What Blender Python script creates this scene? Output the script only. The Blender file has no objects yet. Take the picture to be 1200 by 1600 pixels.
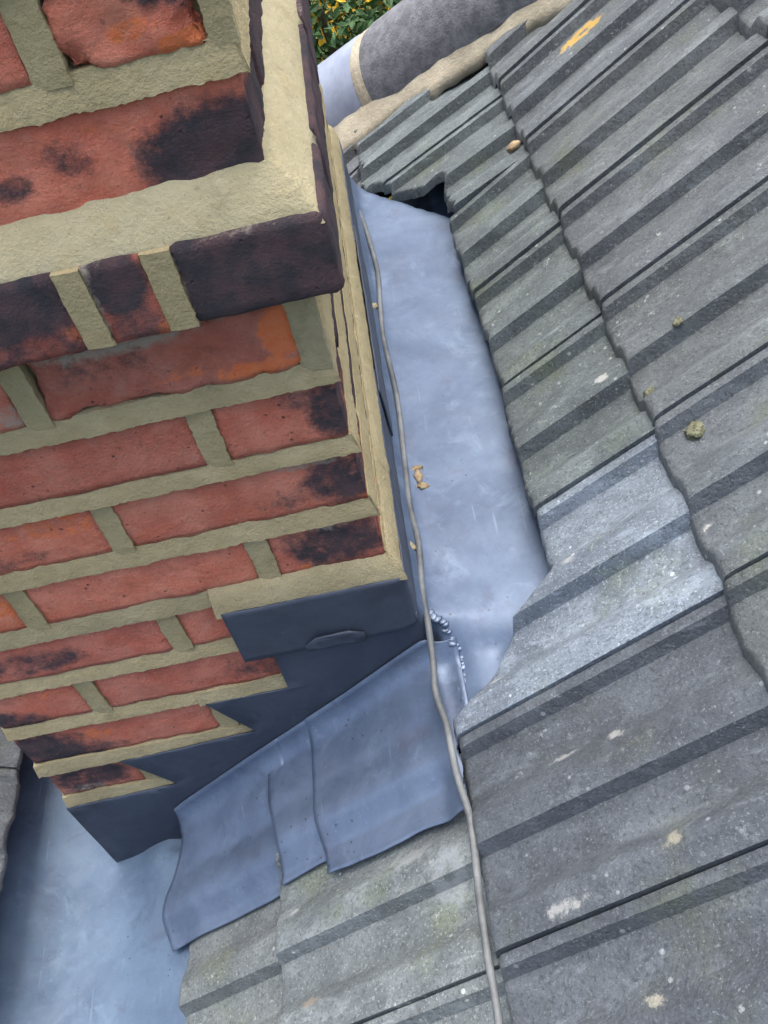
import bpy, bmesh, math, random
from mathutils import Vector, Matrix, noise
from mathutils.geometry import tessellate_polygon

R_ = math.radians
scene = bpy.context.scene
COL = scene.collection

# ------------------------------------------------------------------ camera
cam_d = bpy.data.cameras.new("camera")
cam = bpy.data.objects.new("camera", cam_d)
COL.objects.link(cam)
scene.camera = cam
cam.matrix_world = Matrix(((0.9763, 0.2048, 0.0717, 0.0678),
                           (-0.0990, 0.7140, -0.6931, -0.5843),
                           (-0.1931, 0.6696, 0.7172, 0.3682),
                           (0, 0, 0, 1)))
# re-orthonormalise
_l, _r, _s = cam.matrix_world.decompose()
cam.matrix_world = Matrix.Translation(_l) @ _r.to_matrix().to_4x4()
cam_d.sensor_fit = 'VERTICAL'
cam_d.sensor_height = 36
cam_d.lens = 34.08
cam_d.clip_start = 0.01
cam_d.clip_end = 500

# ------------------------------------------------------------------ light
SUN_EL, SUN_AZ = R_(81), R_(10)          # azimuth measured from +Y towards +X
w = bpy.data.worlds.new("World")
scene.world = w
w.use_nodes = True
wn = w.node_tree
wn.nodes.clear()
bg = wn.nodes.new("ShaderNodeBackground")
sky = wn.nodes.new("ShaderNodeTexSky")
sky.sky_type = 'NISHITA'
sky.sun_disc = False
sky.sun_elevation = SUN_EL
sky.sun_rotation = SUN_AZ
sky.air_density = 0.8
sky.dust_density = 6.0
sky.ozone_density = 0.4
bg.inputs[1].default_value = 0.14
wo = wn.nodes.new("ShaderNodeOutputWorld")
wn.links.new(sky.outputs[0], bg.inputs[0])
wn.links.new(bg.outputs[0], wo.inputs[0])

sd = bpy.data.lights.new("sun", 'SUN')
sd.energy = 1.2
sd.angle = R_(70)
sd.color = (1.0, 0.975, 0.94)
sun = bpy.data.objects.new("sun", sd)
COL.objects.link(sun)
_d = Vector((math.sin(SUN_AZ) * math.cos(SUN_EL), math.cos(SUN_AZ) * math.cos(SUN_EL), math.sin(SUN_EL)))
sun.rotation_euler = _d.to_track_quat('Z', 'Y').to_euler()
sun.location = _d * 20

scene.view_settings.view_transform = 'Standard'
scene.view_settings.look = 'None'
scene.view_settings.exposure = 1.74
scene.view_settings.gamma = 1.0


# ------------------------------------------------------------------ helpers
def n3(x, y, z, s=1.0, seed=0.0):
    return noise.noise(Vector((x * s + seed * 17.3, y * s - seed * 9.1, z * s + seed * 5.7)))


def fbm(x, y, z, s=1.0, seed=0.0, o=3):
    v, a = 0.0, 1.0
    for i in range(o):
        v += a * n3(x, y, z, s, seed + i)
        s *= 2.1
        a *= 0.5
    return v


def smooth(a, b, x):
    t = max(0.0, min(1.0, (x - a) / (b - a)))
    return t * t * (3 - 2 * t)


def lerp_table(tab, x):
    if x <= tab[0][0]:
        return tab[0][1]
    for (a, va), (b, vb) in zip(tab, tab[1:]):
        if x <= b:
            return va + (vb - va) * (x - a) / (b - a)
    return tab[-1][1]


def mesh_obj(name, verts, faces, mat, parent=None, smooth_sh=True, cols=None):
    me = bpy.data.meshes.new(name)
    me.from_pydata(verts, [], faces)
    if cols is not None:
        at = me.color_attributes.new("paint", 'FLOAT_COLOR', 'POINT')
        at.data.foreach_set("color", [c for v in cols for c in v])
    bm = bmesh.new()
    bm.from_mesh(me)
    bmesh.ops.recalc_face_normals(bm, faces=bm.faces)
    bm.to_mesh(me)
    bm.free()
    me.materials.append(mat)
    if smooth_sh:
        for p in me.polygons:
            p.use_smooth = True
    o = bpy.data.objects.new(name, me)
    COL.objects.link(o)
    if parent:
        o.parent = parent
    return o


def thing(name, label, cat, group=None, loc=(0, 0, 0)):
    o = bpy.data.objects.new(name, None)
    COL.objects.link(o)
    o.location = loc
    o.empty_display_size = 0.05
    tag(o, label, cat, group)
    return o


def tag(o, label, cat, group=None):
    o["label"] = label
    o["category"] = cat
    if group:
        o["group"] = group
    return o


def attach(o, parent):
    """parent while keeping world coordinates built into the mesh"""
    o.parent = parent
    o.matrix_parent_inverse = Matrix.Translation(parent.location).inverted()
    return o


# ------------------------------------------------------------------ materials
def mat_new(name):
    m = bpy.data.materials.new(name)
    m.use_nodes = True
    nt = m.node_tree
    nt.nodes.clear()
    out = nt.nodes.new("ShaderNodeOutputMaterial")
    b = nt.nodes.new("ShaderNodeBsdfPrincipled")
    nt.links.new(b.outputs[0], out.inputs[0])
    return m, nt, b


class NT:
    def __init__(self, nt):
        self.nt = nt
        self.geo = nt.nodes.new("ShaderNodeNewGeometry").outputs["Position"]

    def lk(self, a, b):
        self.nt.links.new(a, b)

    def noise(self, scale, detail=4, rough=0.55, vec=None, dist=0.0, stretch=None):
        n = self.nt.nodes.new("ShaderNodeTexNoise")
        n.inputs["Scale"].default_value = scale
        n.inputs["Detail"].default_value = detail
        n.inputs["Roughness"].default_value = rough
        n.inputs["Distortion"].default_value = dist
        v = vec or self.geo
        if stretch:
            mp = self.nt.nodes.new("ShaderNodeMapping")
            mp.vector_type = 'POINT'
            mp.inputs["Rotation"].default_value = stretch[0]
            mp.inputs["Scale"].default_value = stretch[1]
            self.lk(v, mp.inputs[0])
            v = mp.outputs[0]
        self.lk(v, n.inputs["Vector"])
        return n.outputs["Fac"]

    def voro(self, scale, feature='F1', rnd=1.0, vec=None):
        n = self.nt.nodes.new("ShaderNodeTexVoronoi")
        n.feature = feature
        n.inputs["Scale"].default_value = scale
        n.inputs["Randomness"].default_value = rnd
        self.lk(vec or self.geo, n.inputs["Vector"])
        return n.outputs["Distance"]

    def ramp(self, fac, lo, hi, a=0.0, b=1.0):
        n = self.nt.nodes.new("ShaderNodeMapRange")
        n.interpolation_type = 'SMOOTHSTEP'
        n.inputs[1].default_value = lo
        n.inputs[2].default_value = hi
        n.inputs[3].default_value = a
        n.inputs[4].default_value = b
        self.lk(fac, n.inputs[0])
        return n.outputs[0]

    def mix(self, fac, a, b, mode='MIX'):
        n = self.nt.nodes.new("ShaderNodeMix")
        n.data_type = 'RGBA'
        n.blend_type = mode
        for sock, v in ((n.inputs[0], fac), (n.inputs[6], a), (n.inputs[7], b)):
            if isinstance(v, (int, float)):
                sock.default_value = v
            elif isinstance(v, tuple):
                sock.default_value = (*v, 1)
            else:
                self.lk(v, sock)
        return n.outputs[2]

    def math(self, op, a, b=0.0):
        n = self.nt.nodes.new("ShaderNodeMath")
        n.operation = op
        for i, v in enumerate((a, b)):
            if isinstance(v, (int, float)):
                n.inputs[i].default_value = v
            else:
                self.lk(v, n.inputs[i])
        return n.outputs[0]

    def bump(self, h, strength, dist, prev=None):
        n = self.nt.nodes.new("ShaderNodeBump")
        n.inputs["Strength"].default_value = strength
        n.inputs["Distance"].default_value = dist
        self.lk(h, n.inputs["Height"])
        if prev:
            self.lk(prev, n.inputs["Normal"])
        return n.outputs[0]

    def attr(self, name):
        n = self.nt.nodes.new("ShaderNodeAttribute")
        n.attribute_name = name
        s = self.nt.nodes.new("ShaderNodeSeparateColor")
        self.lk(n.outputs["Color"], s.inputs[0])
        return s.outputs

    def objcol(self):
        n = self.nt.nodes.new("ShaderNodeObjectInfo")
        return n.outputs["Color"], n.outputs["Random"]


def make_brick_mat():
    m, nt, b = mat_new("fired_clay_brick")
    t = NT(nt)
    p = t.attr("paint")
    oc, rnd = t.objcol()
    base = t.mix(t.ramp(t.noise(22, 5, .6), .3, .7), (.66, .19, .115), (.80, .32, .215))
    base = t.mix(t.ramp(t.noise(60, 4, .7), .5, .75, 0, .45), base, (.70, .38, .28))
    base = t.mix(t.ramp(t.noise(38, 7, .75), .45, .72, 0, .5), base, (.44, .135, .10))
    base = t.mix(t.ramp(t.noise(150, 5, .8), .52, .72, 0, .4), base, (.74, .40, .29))
    base = t.mix(1.0, base, oc, 'MULTIPLY')
    # pores and small dark burns
    base = t.mix(t.ramp(t.noise(170, 2, .5), .62, .75, 0, .4), base, (.12, .06, .055))
    pit = t.math('MULTIPLY', t.ramp(t.voro(95), .07, .15, 1, 0), t.ramp(t.noise(30, 3), .5, .6))
    base = t.mix(t.math('MULTIPLY', pit, .7), base, (.09, .045, .04))
    # spalled bright orange body
    og = t.ramp(t.math('ADD', p[1], t.math('MULTIPLY', t.math('SUBTRACT', t.noise(90, 4, .6), .5), .9)), .35, .6)
    base = t.mix(og, base, t.mix(t.noise(120, 3), (.88, .18, .05), (.92, .33, .15)))
    # burnt, kiln-darkened skin
    dk = t.ramp(t.math('ADD', p[0], t.math('MULTIPLY', t.math('SUBTRACT', t.noise(42, 9, .76), .5), 1.5)), .28, .80)
    dcol = t.mix(t.ramp(t.noise(40, 4), .3, .7), (.05, .05, .06), (.13, .08, .085))
    base = t.mix(dk, base, dcol)
    # mortar smears left by pointing
    sm = t.ramp(t.math('ADD', p[2], t.math('MULTIPLY', t.math('SUBTRACT', t.noise(110, 5, .7), .5), 1.2)), .45, .85, 0, .85)
    base = t.mix(sm, base, (.50, .45, .36))
    t.lk(base, b.inputs["Base Color"])
    b.inputs["Roughness"].default_value = .88
    b.inputs["Specular IOR Level"].default_value = .25
    h = t.math('ADD', t.noise(420, 4, .8), t.math('MULTIPLY', t.noise(110, 6, .72), 1.8))
    h = t.math('SUBTRACT', h, t.math('MULTIPLY', pit, 1.2))
    t.lk(t.bump(h, 1.0, .0048), b.inputs["Normal"])
    return m


def make_mortar_mat(name, ca, cb, warm):
    m, nt, b = mat_new(name)
    t = NT(nt)
    c = t.mix(t.ramp(t.noise(14, 6, .68), .3, .7), ca, cb)
    c = t.mix(t.ramp(t.noise(20, 7, .75), .54, .70, 0, .5), c, tuple(v * .62 for v in ca))
    c = t.mix(t.ramp(t.noise(45, 6, .75), .58, .72, 0, .5), c, tuple(min(.75, v * 1.25) for v in cb))
    c = t.mix(t.ramp(t.noise(30, 5, .65), .52, .75, 0, .55), c, warm)
    c = t.mix(t.ramp(t.noise(260, 3, .6), .6, .75, 0, .35), c, (.14, .12, .085))
    c = t.mix(t.ramp(t.voro(210), .06, .14, .6, 0), c, (.17, .14, .10))
    t.lk(c, b.inputs["Base Color"])
    b.inputs["Roughness"].default_value = .95
    b.inputs["Specular IOR Level"].default_value = .15
    h = t.math('ADD', t.noise(420, 4, .75), t.math('MULTIPLY', t.noise(100, 5, .65), 2.0))
    t.lk(t.bump(h, .7, .0026), b.inputs["Normal"])
    return m


def make_lead_mat(name, tint=(1, 1, 1), pale=.6, seed=0.0, met=.28, r0=.48):
    m, nt, b = mat_new(name)
    t = NT(nt)
    vec = nt.nodes.new("ShaderNodeVectorMath")
    vec.operation = 'ADD'
    t.lk(t.geo, vec.inputs[0])
    vec.inputs[1].default_value = (seed, seed * .7, 0)
    v = vec.outputs[0]
    c = t.mix(t.ramp(t.noise(8, 7, .68, v, .4), .3, .7), (.092, .122, .178), (.150, .190, .255))
    c = t.mix(t.ramp(t.noise(19, 7, .7, v, .5), .52, .72, 0, .6), c, (.105, .105, .145))          # purple-grey oxide
    c = t.mix(t.ramp(t.noise(24, 7, .74, v, .6), .52, .74, 0, pale), c, (.215, .265, .335))        # white bloom
    c = t.mix(t.ramp(t.noise(14, 6, .7, v, .5), .57, .70, 0, .55), c, (.062, .080, .115))          # dark stains
    c = t.mix(t.ramp(t.noise(170, 5, .8, v), .57, .74, 0, .5), c, (.24, .285, .345))               # fine bloom grain
    c = t.mix(t.ramp(t.noise(210, 4, .75, v), .60, .72, 0, .45), c, (.06, .07, .095))
    # scratches and rub marks
    s1 = t.noise(150, 3, .5, v, 0, ((0, 0, .5), (1, .04, 1)))
    s2 = t.noise(170, 3, .5, v, 0, ((.3, 0, -.9), (1, .05, 1)))
    sc = t.math('MAXIMUM', t.ramp(s1, .69, .74), t.ramp(s2, .70, .75))
    c = t.mix(t.math('MULTIPLY', sc, .3), c, (.32, .37, .44))
    # grit and dark pin spots
    c = t.mix(t.math('MULTIPLY', t.ramp(t.voro(75, vec=v), .05, .12, 1, 0), t.ramp(t.noise(6, 3, .6, v), .48, .6)), c, (.05, .052, .06))
    c = t.mix(1.0, c, tint, 'MULTIPLY')
    t.lk(c, b.inputs["Base Color"])
    b.inputs["Metallic"].default_value = met
    t.lk(t.ramp(t.noise(28, 6, .7, v), .3, .75, r0, r0 + .22), b.inputs["Roughness"])
    h = t.math('ADD', t.noise(22, 5, .55, v), t.math('ADD', t.math('MULTIPLY', t.noise(300, 3, .7, v), .06), t.math('MULTIPLY', sc, .04)))
    t.lk(t.bump(h, .3, .003), b.inputs["Normal"])
    return m


WHT = (.42, .44, .42)
YEL = (.46, .29, .03)
SPOTS = [(.243, .186, .016, .006, 0, WHT, .9), (.211, .316, .007, .004, 0, WHT, .8), (.276, -.047, .007, .005, 0, WHT, .9), (.071, -.073, .009, .006, 0, WHT, .9),
         (.158, -.181, .010, .008, 0, WHT, .7), (.116, -.176, .016, .004, 0, WHT, .6), (.175, -.283, .009, .008, 0, (.30, .29, .22), .7), (.086, -.299, .022, .008, 0, WHT, .6),
         (.135, -.377, .010, .009, 0, (.40, .40, .32), .8), (-.172, -.189, .007, .006, 0, WHT, .9), (-.157, -.280, .012, .008, 0, (.32, .27, .2), .8), (.162, .002, .010, .008, 0, WHT, .7),
         (-.003, -.223, .016, .024, 1, (.30, .34, .36), .5), (-.037, -.190, .03, .014, 0, (.33, .36, .36), .6),
         (.384, .833, .030, .013, 1, YEL, .9), (.330, .712, .007, .004, 0, YEL, 1.0)]


def make_tile_mat():
    m, nt, b = mat_new("weathered_concrete_tile")
    t = NT(nt)
    oc, rnd = t.objcol()
    rot = (0, R_(31), 0)
    streak = t.noise(15, 6, .68, stretch=(rot, (.35, 1.5, 1)), dist=.4)
    streak2 = t.noise(48, 6, .7, stretch=(rot, (.3, 1.4, 1)), dist=.6)
    patch = t.noise(7, 4, .6)
    c = t.mix(t.ramp(t.noise(16, 7, .7), .28, .72), (.056, .066, .075), (.122, .138, .149))
    c = t.mix(t.ramp(streak, .50, .70, 0, .6), c, (.205, .232, .245))
    c = t.mix(t.ramp(streak2, .56, .72, 0, .5), c, (.25, .278, .29))
    c = t.mix(t.ramp(t.noise(9, 6, .68), .52, .70, 0, .55), c, (.105, .122, .075))       # algae
    c = t.mix(t.ramp(t.noise(21, 6, .7), .58, .70, 0, .5), c, (.05, .054, .056))         # sooty patches
    # exposed sand: dark and pale grains
    c = t.mix(t.ramp(t.noise(260, 3, .7), .50, .66, 0, .6), c, (.030, .033, .036))
    c = t.mix(t.ramp(t.noise(380, 2, .6), .58, .70, 0, .55), c, (.26, .27, .27))
    # pale lichen flecks, clustered
    fl = t.math('MULTIPLY', t.ramp(t.noise(85, 6, .78), .60, .66), t.ramp(patch, .46, .66))
    c = t.mix(t.math('MULTIPLY', fl, .85), c, (.42, .44, .43))
    fl2 = t.math('MULTIPLY', t.ramp(t.voro(60), .10, .16, 1, 0), t.ramp(t.noise(11, 3), .53, .62))
    c = t.mix(t.math('MULTIPLY', fl2, .7), c, (.40, .42, .41))
    c = t.mix(t.ramp(t.noise(24, 6, .7), .69, .75, 0, .7), c, (.19, .115, .08))         # rusty stain
    c = t.mix(1.0, c, oc, 'MULTIPLY')
    nz = t.math('MULTIPLY', t.math('SUBTRACT', t.noise(95, 7, .8), .5), 4.2)
    for (x, y, rx, ry, ring, col, amt) in SPOTS:
        sub = nt.nodes.new("ShaderNodeVectorMath"); sub.operation = 'SUBTRACT'
        t.lk(t.geo, sub.inputs[0]); sub.inputs[1].default_value = (x, y, 0)
        mul = nt.nodes.new("ShaderNodeVectorMath"); mul.operation = 'MULTIPLY'
        t.lk(sub.outputs[0], mul.inputs[0]); mul.inputs[1].default_value = (1 / (rx * .85), 1 / (ry * .85), 0)
        ln = nt.nodes.new("ShaderNodeVectorMath"); ln.operation = 'LENGTH'
        t.lk(mul.outputs[0], ln.inputs[0])
        d = ln.outputs["Value"]
        if ring:
            d = t.math('ABSOLUTE', t.math('SUBTRACT', d, .72), 0)
            d = t.math('MULTIPLY', d, 1.6)
        msk = t.ramp(t.math('ADD', d, nz), .35, .95, amt * .8, 0)
        c = t.mix(msk, c, col)
    t.lk(c, b.inputs["Base Color"])
    b.inputs["Roughness"].default_value = .66
    b.inputs["Specular IOR Level"].default_value = .5
    h = t.math('ADD', t.noise(420, 4, .8), t.math('MULTIPLY', t.noise(120, 5, .7), 1.4))
    t.lk(t.bump(h, .85, .0026), b.inputs["Normal"])
    return m


def make_plain(name, ca, cb, scale, rough=.85, bump=.5, bd=.002, spec=.2):
    m, nt, b = mat_new(name)
    t = NT(nt)
    c = t.mix(t.ramp(t.noise(scale, 5, .65), .3, .7), ca, cb)
    t.lk(c, b.inputs["Base Color"])
    b.inputs["Roughness"].default_value = rough
    b.inputs["Specular IOR Level"].default_value = spec
    t.lk(t.bump(t.noise(scale * 5, 4, .7), bump, bd), b.inputs["Normal"])
    return m


M_BRICK = make_brick_mat()
M_MORTAR = make_mortar_mat("pointing_mortar", (.295, .25, .135), (.375, .32, .185), (.33, .255, .13))
M_FRESH = make_mortar_mat("pale_fillet_mortar", (.315, .285, .17), (.385, .35, .225), (.345, .29, .15))
M_TAN = make_mortar_mat("tan_sealing_mortar", (.27, .235, .135), (.34, .30, .18), (.285, .23, .125))
M_BED = make_mortar_mat("hip_bedding_mortar", (.27, .25, .19), (.38, .36, .28), (.33, .29, .20))
M_LEAD = make_lead_mat("sheet_lead", (.84, .91, .97), .4, 0, .42, .40)
M_LEAD_G = make_lead_mat("gutter_lead", (.64, .73, .82), .75, 1.3, .24, .46)
M_LEAD_D = make_lead_mat("sheet_lead_upright_shade", (.36, .36, .37), .15, 3.1)  # darker lead copy for upright faces; their dim reflections are put into the colour
M_LEAD_P = make_lead_mat("sheet_lead_patinated", (.60, .74, .81), .5, 7.7, .10, .62)
M_TILE = make_tile_mat()
M_CABLE = make_plain("weathered_cable_sheath", (.055, .062, .064), (.15, .165, .17), 22, .6, .4, .0008, .4)
M_WELD = make_lead_mat("lead_weld", (.9, .94, .97), .7, 5.0, .5, .4)
M_HIPA = make_plain("smooth_hip_tile", (.15, .18, .24), (.225, .26, .325), 20, .40, .15, .001, .6)
M_HIPB = make_plain("rough_hip_tile", (.078, .084, .096), (.155, .163, .178), 45, .85, .8, .003, .3)
M_DECK = make_plain("roofing_felt", (.012, .012, .013), (.022, .022, .022), 40, .95)
M_MOSS = make_plain("moss", (.07, .08, .045), (.24, .25, .17), 160, .95, .8, .004)
M_LICHEN_Y = make_plain("yellow_lichen", (.42, .25, .025), (.62, .40, .06), 200, .95, .8, .003)
M_LICHEN_W = make_plain("pale_lichen", (.30, .32, .29), (.46, .48, .44), 160, .95, .8, .002)
M_CRUMB = make_plain("mortar_crumb", (.26, .20, .12), (.40, .32, .20), 120, .95, .8, .003)

# ------------------------------------------------------------------ ground far below
def build_ground():
    n = 40
    vs, fs = [], []
    for i in range(n + 1):
        for j in range(n + 1):
            x = -120 + 240 * i / n
            y = -120 + 240 * j / n
            vs.append((x, y, -6.0 + .1 * n3(x, y, 0, .1)))
    for i in range(n):
        for j in range(n):
            a = i * (n + 1) + j
            fs.append((a, a + 1, a + n + 2, a + n + 1))
    mg = make_plain("garden_grass", (.03, .05, .015), (.06, .09, .03), 3, .95)
    o = mesh_obj("ground", vs, fs, mg)
    o["kind"] = "structure"


build_ground()

# ------------------------------------------------------------------ roof geometry
TAN_R = math.tan(R_(34.0))      # overall pitch, through the lower edges of the courses
TAN_T = math.tan(R_(31.0))      # pitch of a single lapped tile
COS_T = math.cos(R_(31.0))
TW = 0.196                      # cover width
TH = 0.015
XE = {'top2': .979, 'top1': .742, 'top': .505, 'A': .265, 'B': .030, 'C': -.195, 'D': -.430}


def z_edge(x):
    return -.272 + TAN_R * (x - .265)


def course_z(c, x):
    return z_edge(XE[c]) + TAN_T * (x - XE[c])


PROFILE = [(0, 13.5), (10, 13.5), (15.5, .3), (19, 0), (50, .2), (58, 1.4), (78, 14.2), (85, 16), (105, 16.4),
           (110.5, .3), (114, 0), (140, .2), (148, 1.6), (163, 14.8), (169, 16.6), (194.5, 17), (196, 16)]


def prof(t):
    return lerp_table(PROFILE, t * 1000) * .001


TCOLS = sorted(set([p[0] / 1000 for p in PROFILE] + [i * .0065 for i in range(30)]))
TCOLS = [t for t in TCOLS if t <= .1938] + [.1938]


def hip_x(y):
    return (1.285 - y) / .7


def tile_geo(xe, y0, x_end, xlow=None, xhigh=None, jag=.0012, seed=0.0):
    """ closed tile solid; returns verts local to (xe,y0,z_edge(xe)), faces """
    cols = []
    for t in TCOLS:
        y = y0 - t
        a = xe if xlow is None else xlow(y)
        j = jag * fbm(0, t, 0, 90, seed, 3) + jag * .8 * n3(0, t, 0, 320, seed)
        a = a + j
        bx = x_end if xhigh is None else min(x_end, xhigh(y))
        if bx - a > .012:
            cols.append((t, a, bx))
    if len(cols) < 3:
        return None
    rows = (0, .0012, .0035, .008, .03, .06, .1, .15, .2, .25, .3, 1.0)
    nr = len(rows)
    vs, fs = [], []
    zt = []
    for t, a, bx in cols:
        for r in rows:
            x = a + (r if r < 1 else (bx - a)) if r < (bx - a) or r == 1.0 else bx - (1 - r) * .001
            d = 0
            if r == 0:
                d = -.0030
            elif r == .0012:
                d = -.0011
            elif r == .0035:
                d = -.0002
            z = TAN_T * (x - xe) + (prof(t) - .017) / COS_T + d
            z += .0005 * n3(x, t, 0, 60, seed) + .0004 * n3(x, t, 1, 160, seed)
            vs.append((x - xe, -t, z))
            zt.append(z)
    nc = len(cols)
    nt_ = len(vs)
    for (x, y, z) in list(vs):
        vs.append((x, y, z - TH))
    for i in range(nc - 1):
        for j in range(nr - 1):
            a = i * nr + j
            fs.append((a, a + 1, a + nr + 1, a + nr))
            fs.append((nt_ + a, nt_ + a + nr, nt_ + a + nr + 1, nt_ + a + 1))
        a, b_ = i * nr, (i + 1) * nr
        fs.append((a, b_, nt_ + b_, nt_ + a))
        a, b_ = i * nr + nr - 1, (i + 1) * nr + nr - 1
        fs.append((b_, a, nt_ + a, nt_ + b_))
    for j in range(nr - 1):
        a = j
        fs.append((a, nt_ + a, nt_ + a + 1, a + 1))
        a = (nc - 1) * nr + j
        fs.append((a, a + 1, nt_ + a + 1, nt_ + a))
    return vs, fs


def shade_by_angle(me, ang=41):
    for p in me.polygons:
        p.use_smooth = True
    me.set_sharp_from_angle(angle=R_(ang))


roof = thing("tiled_roof", "grey ribbed concrete tile roof sloping down past the chimney", "roof")
FULL = []
rng = random.Random(4)


def put_tile(course, y0, tint, xlow=None, xhigh=None, jag=.0012, dz=0.0, seed=0.0, rot=0.0, lift=0.0):
    xe = XE[course]
    x_end = xe + (.237 if course == 'C' else .250)
    if xlow is None and xhigh is None and course != 'C':
        if len(FULL) < 4:
            vs, fs = tile_geo(0, 0, .250, None, None, jag, len(FULL) * 3.3)
            me = bpy.data.meshes.new("roof_tile")
            me.from_pydata(vs, [], fs)
            me.materials.append(M_TILE)
            bm = bmesh.new(); bm.from_mesh(me)
            bmesh.ops.recalc_face_normals(bm, faces=bm.faces)
            bm.to_mesh(me); bm.free()
            shade_by_angle(me)
            FULL.append(me)
        me = FULL[rng.randrange(len(FULL))] if len(FULL) == 4 else FULL[-1]
    else:
        g = tile_geo(xe, y0, x_end, xlow, xhigh, jag, seed)
        if g is None:
            return None
        me = bpy.data.meshes.new("roof_tile")
        me.from_pydata(g[0], [], g[1])
        me.materials.append(M_TILE)
        bm = bmesh.new(); bm.from_mesh(me)
        bmesh.ops.recalc_face_normals(bm, faces=bm.faces)
        bm.to_mesh(me); bm.free()
        shade_by_angle(me)
    o = bpy.data.objects.new("roof_tile", me)
    COL.objects.link(o)
    o.parent = roof
    o.location = (xe + rng.uniform(-.0025, .0025), y0, z_edge(xe) + dz + lift + rng.uniform(-.0008, .0008))
    o.rotation_euler = (0, lift / .24, R_(rot + rng.uniform(-.25, .25)))
    o.color = (*tint, 1)
    return o


def tint():
    g = rng.uniform(.86, 1.12)
    g *= .84
    return (g * rng.uniform(.92, .96), g, g * rng.uniform(.98, 1.04))


# course B cut line along the back gutter (x of the lower edge as a function of y)
B_CUT = [(-.40, .030), (-.129, .030), (-.1285, .026), (-.094, .027), (-.090, .038), (-.058, .078), (-.024, .104), (-.001, .142),
         (.004, .149), (.3, .150), (.6, .146), (.775, .149), (.80, .128), (.84, .085), (.885, .050), (.905, .034), (1.3, .034)]
JIT = {'A': .082, 'B': .080, 'C': .077, 'D': .077, 'top': .085, 'top1': .085, 'top2': .085}
for c in ('D', 'C', 'B', 'A', 'top', 'top1', 'top2'):
    for k in range(-6, 8):
        y0 = JIT[c] + TW * k
        tt = tint()
        xl = None
        jag = .0012
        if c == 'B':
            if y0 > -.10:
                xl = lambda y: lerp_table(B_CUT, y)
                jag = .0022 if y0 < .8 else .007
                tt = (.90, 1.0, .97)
            if k == 0:
                tt = (1.5, 1.66, 1.85)        # cement-washed pale tile at the gutter corner
            if k == -1 or k == -2:
                tt = (.66, .71, .78)
        if c in ('C',):
            if y0 > .05 and y0 < .9:
                continue                        # chimney and gutter stand here
            if k <= 0:
                tt = (1.35, 1.42, 1.36)
            if k == 5:
                xl = lambda y: .004 if y < .905 else -.195
        if c == 'D':
            if y0 > .05:
                continue
            xl = (lambda y: -.327 + .003 * n3(y, 0, 0, 12)) if k <= 0 else None
            jag = .003
            tt = (1.4, 1.44, 1.34)
        xh = hip_x if hip_x(y0) < XE[c] + .33 else None
        if xh and xl is None:
            xe = XE[c]
            xl = (lambda xe: (lambda y: xe))(xe)
        if c == 'C' and k == 0:
            # trimmed against the lead below the chimney corner
            continue
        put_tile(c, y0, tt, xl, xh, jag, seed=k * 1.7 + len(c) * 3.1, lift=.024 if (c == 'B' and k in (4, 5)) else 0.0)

# deck (felt) below the tiles, open at the chimney
dv, df = [], []


def deck_rect(x0, x1, y0, y1, off=.062):
    b_ = len(dv)
    for x, y in ((x0, y0), (x1, y0), (x1, y1), (x0, y1)):
        dv.append((x, y, z_edge(x) - off))
    for x, y in ((x0, y0), (x1, y0), (x1, y1), (x0, y1)):
        dv.append((x, y, z_edge(x) - off - .018))
    df.extend([(b_, b_ + 1, b_ + 2, b_ + 3), (b_ + 7, b_ + 6, b_ + 5, b_ + 4)] +
              [(b_ + i, b_ + 4 + i, b_ + 4 + (i + 1) % 4, b_ + (i + 1) % 4) for i in range(4)])


deck_rect(-.60, 1.30, -1.20, -.03)
deck_rect(.21, 1.30, -.03, .93)
deck_rect(-.44, .21, .99, 1.30)
deck_rect(.21, .62, .93, 1.0)
deck_rect(.0, .215, .84, .905, .11)
deck_rect(-.40, .215, .905, 1.0, .11)
mesh_obj("felt_deck", dv, df, M_DECK, roof, False)

# far slope beyond the hip
fv, ff = [], []
nx, ny = 40, 30
for i in range(nx + 1):
    for j in range(ny + 1):
        x = -.5 + 1.8 * i / nx
        yh = 1.33 - .7 * x + .0
        s = 1.6 * j / ny
        fv.append((x, yh + s, z_edge(x) - .05 - .62 * s + .006 * math.sin(x * 64)))
for i in range(nx):
    for j in range(ny):
        a = i * (ny + 1) + j
        ff.append((a, a + 1, a + ny + 2, a + ny + 1))
mesh_obj("far_slope", fv, ff, M_TILE, roof)

# ------------------------------------------------------------------ hip tiles and bedding
hip = thing("hip_ridge", "half-round hip tiles bedded in mortar running up the roof edge", "hip")
HD = Vector((1, -.7, TAN_R)).normalized()


def hip_axis(x):
    return Vector((x, 1.335 - .7 * x, z_edge(x) - .035))


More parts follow.
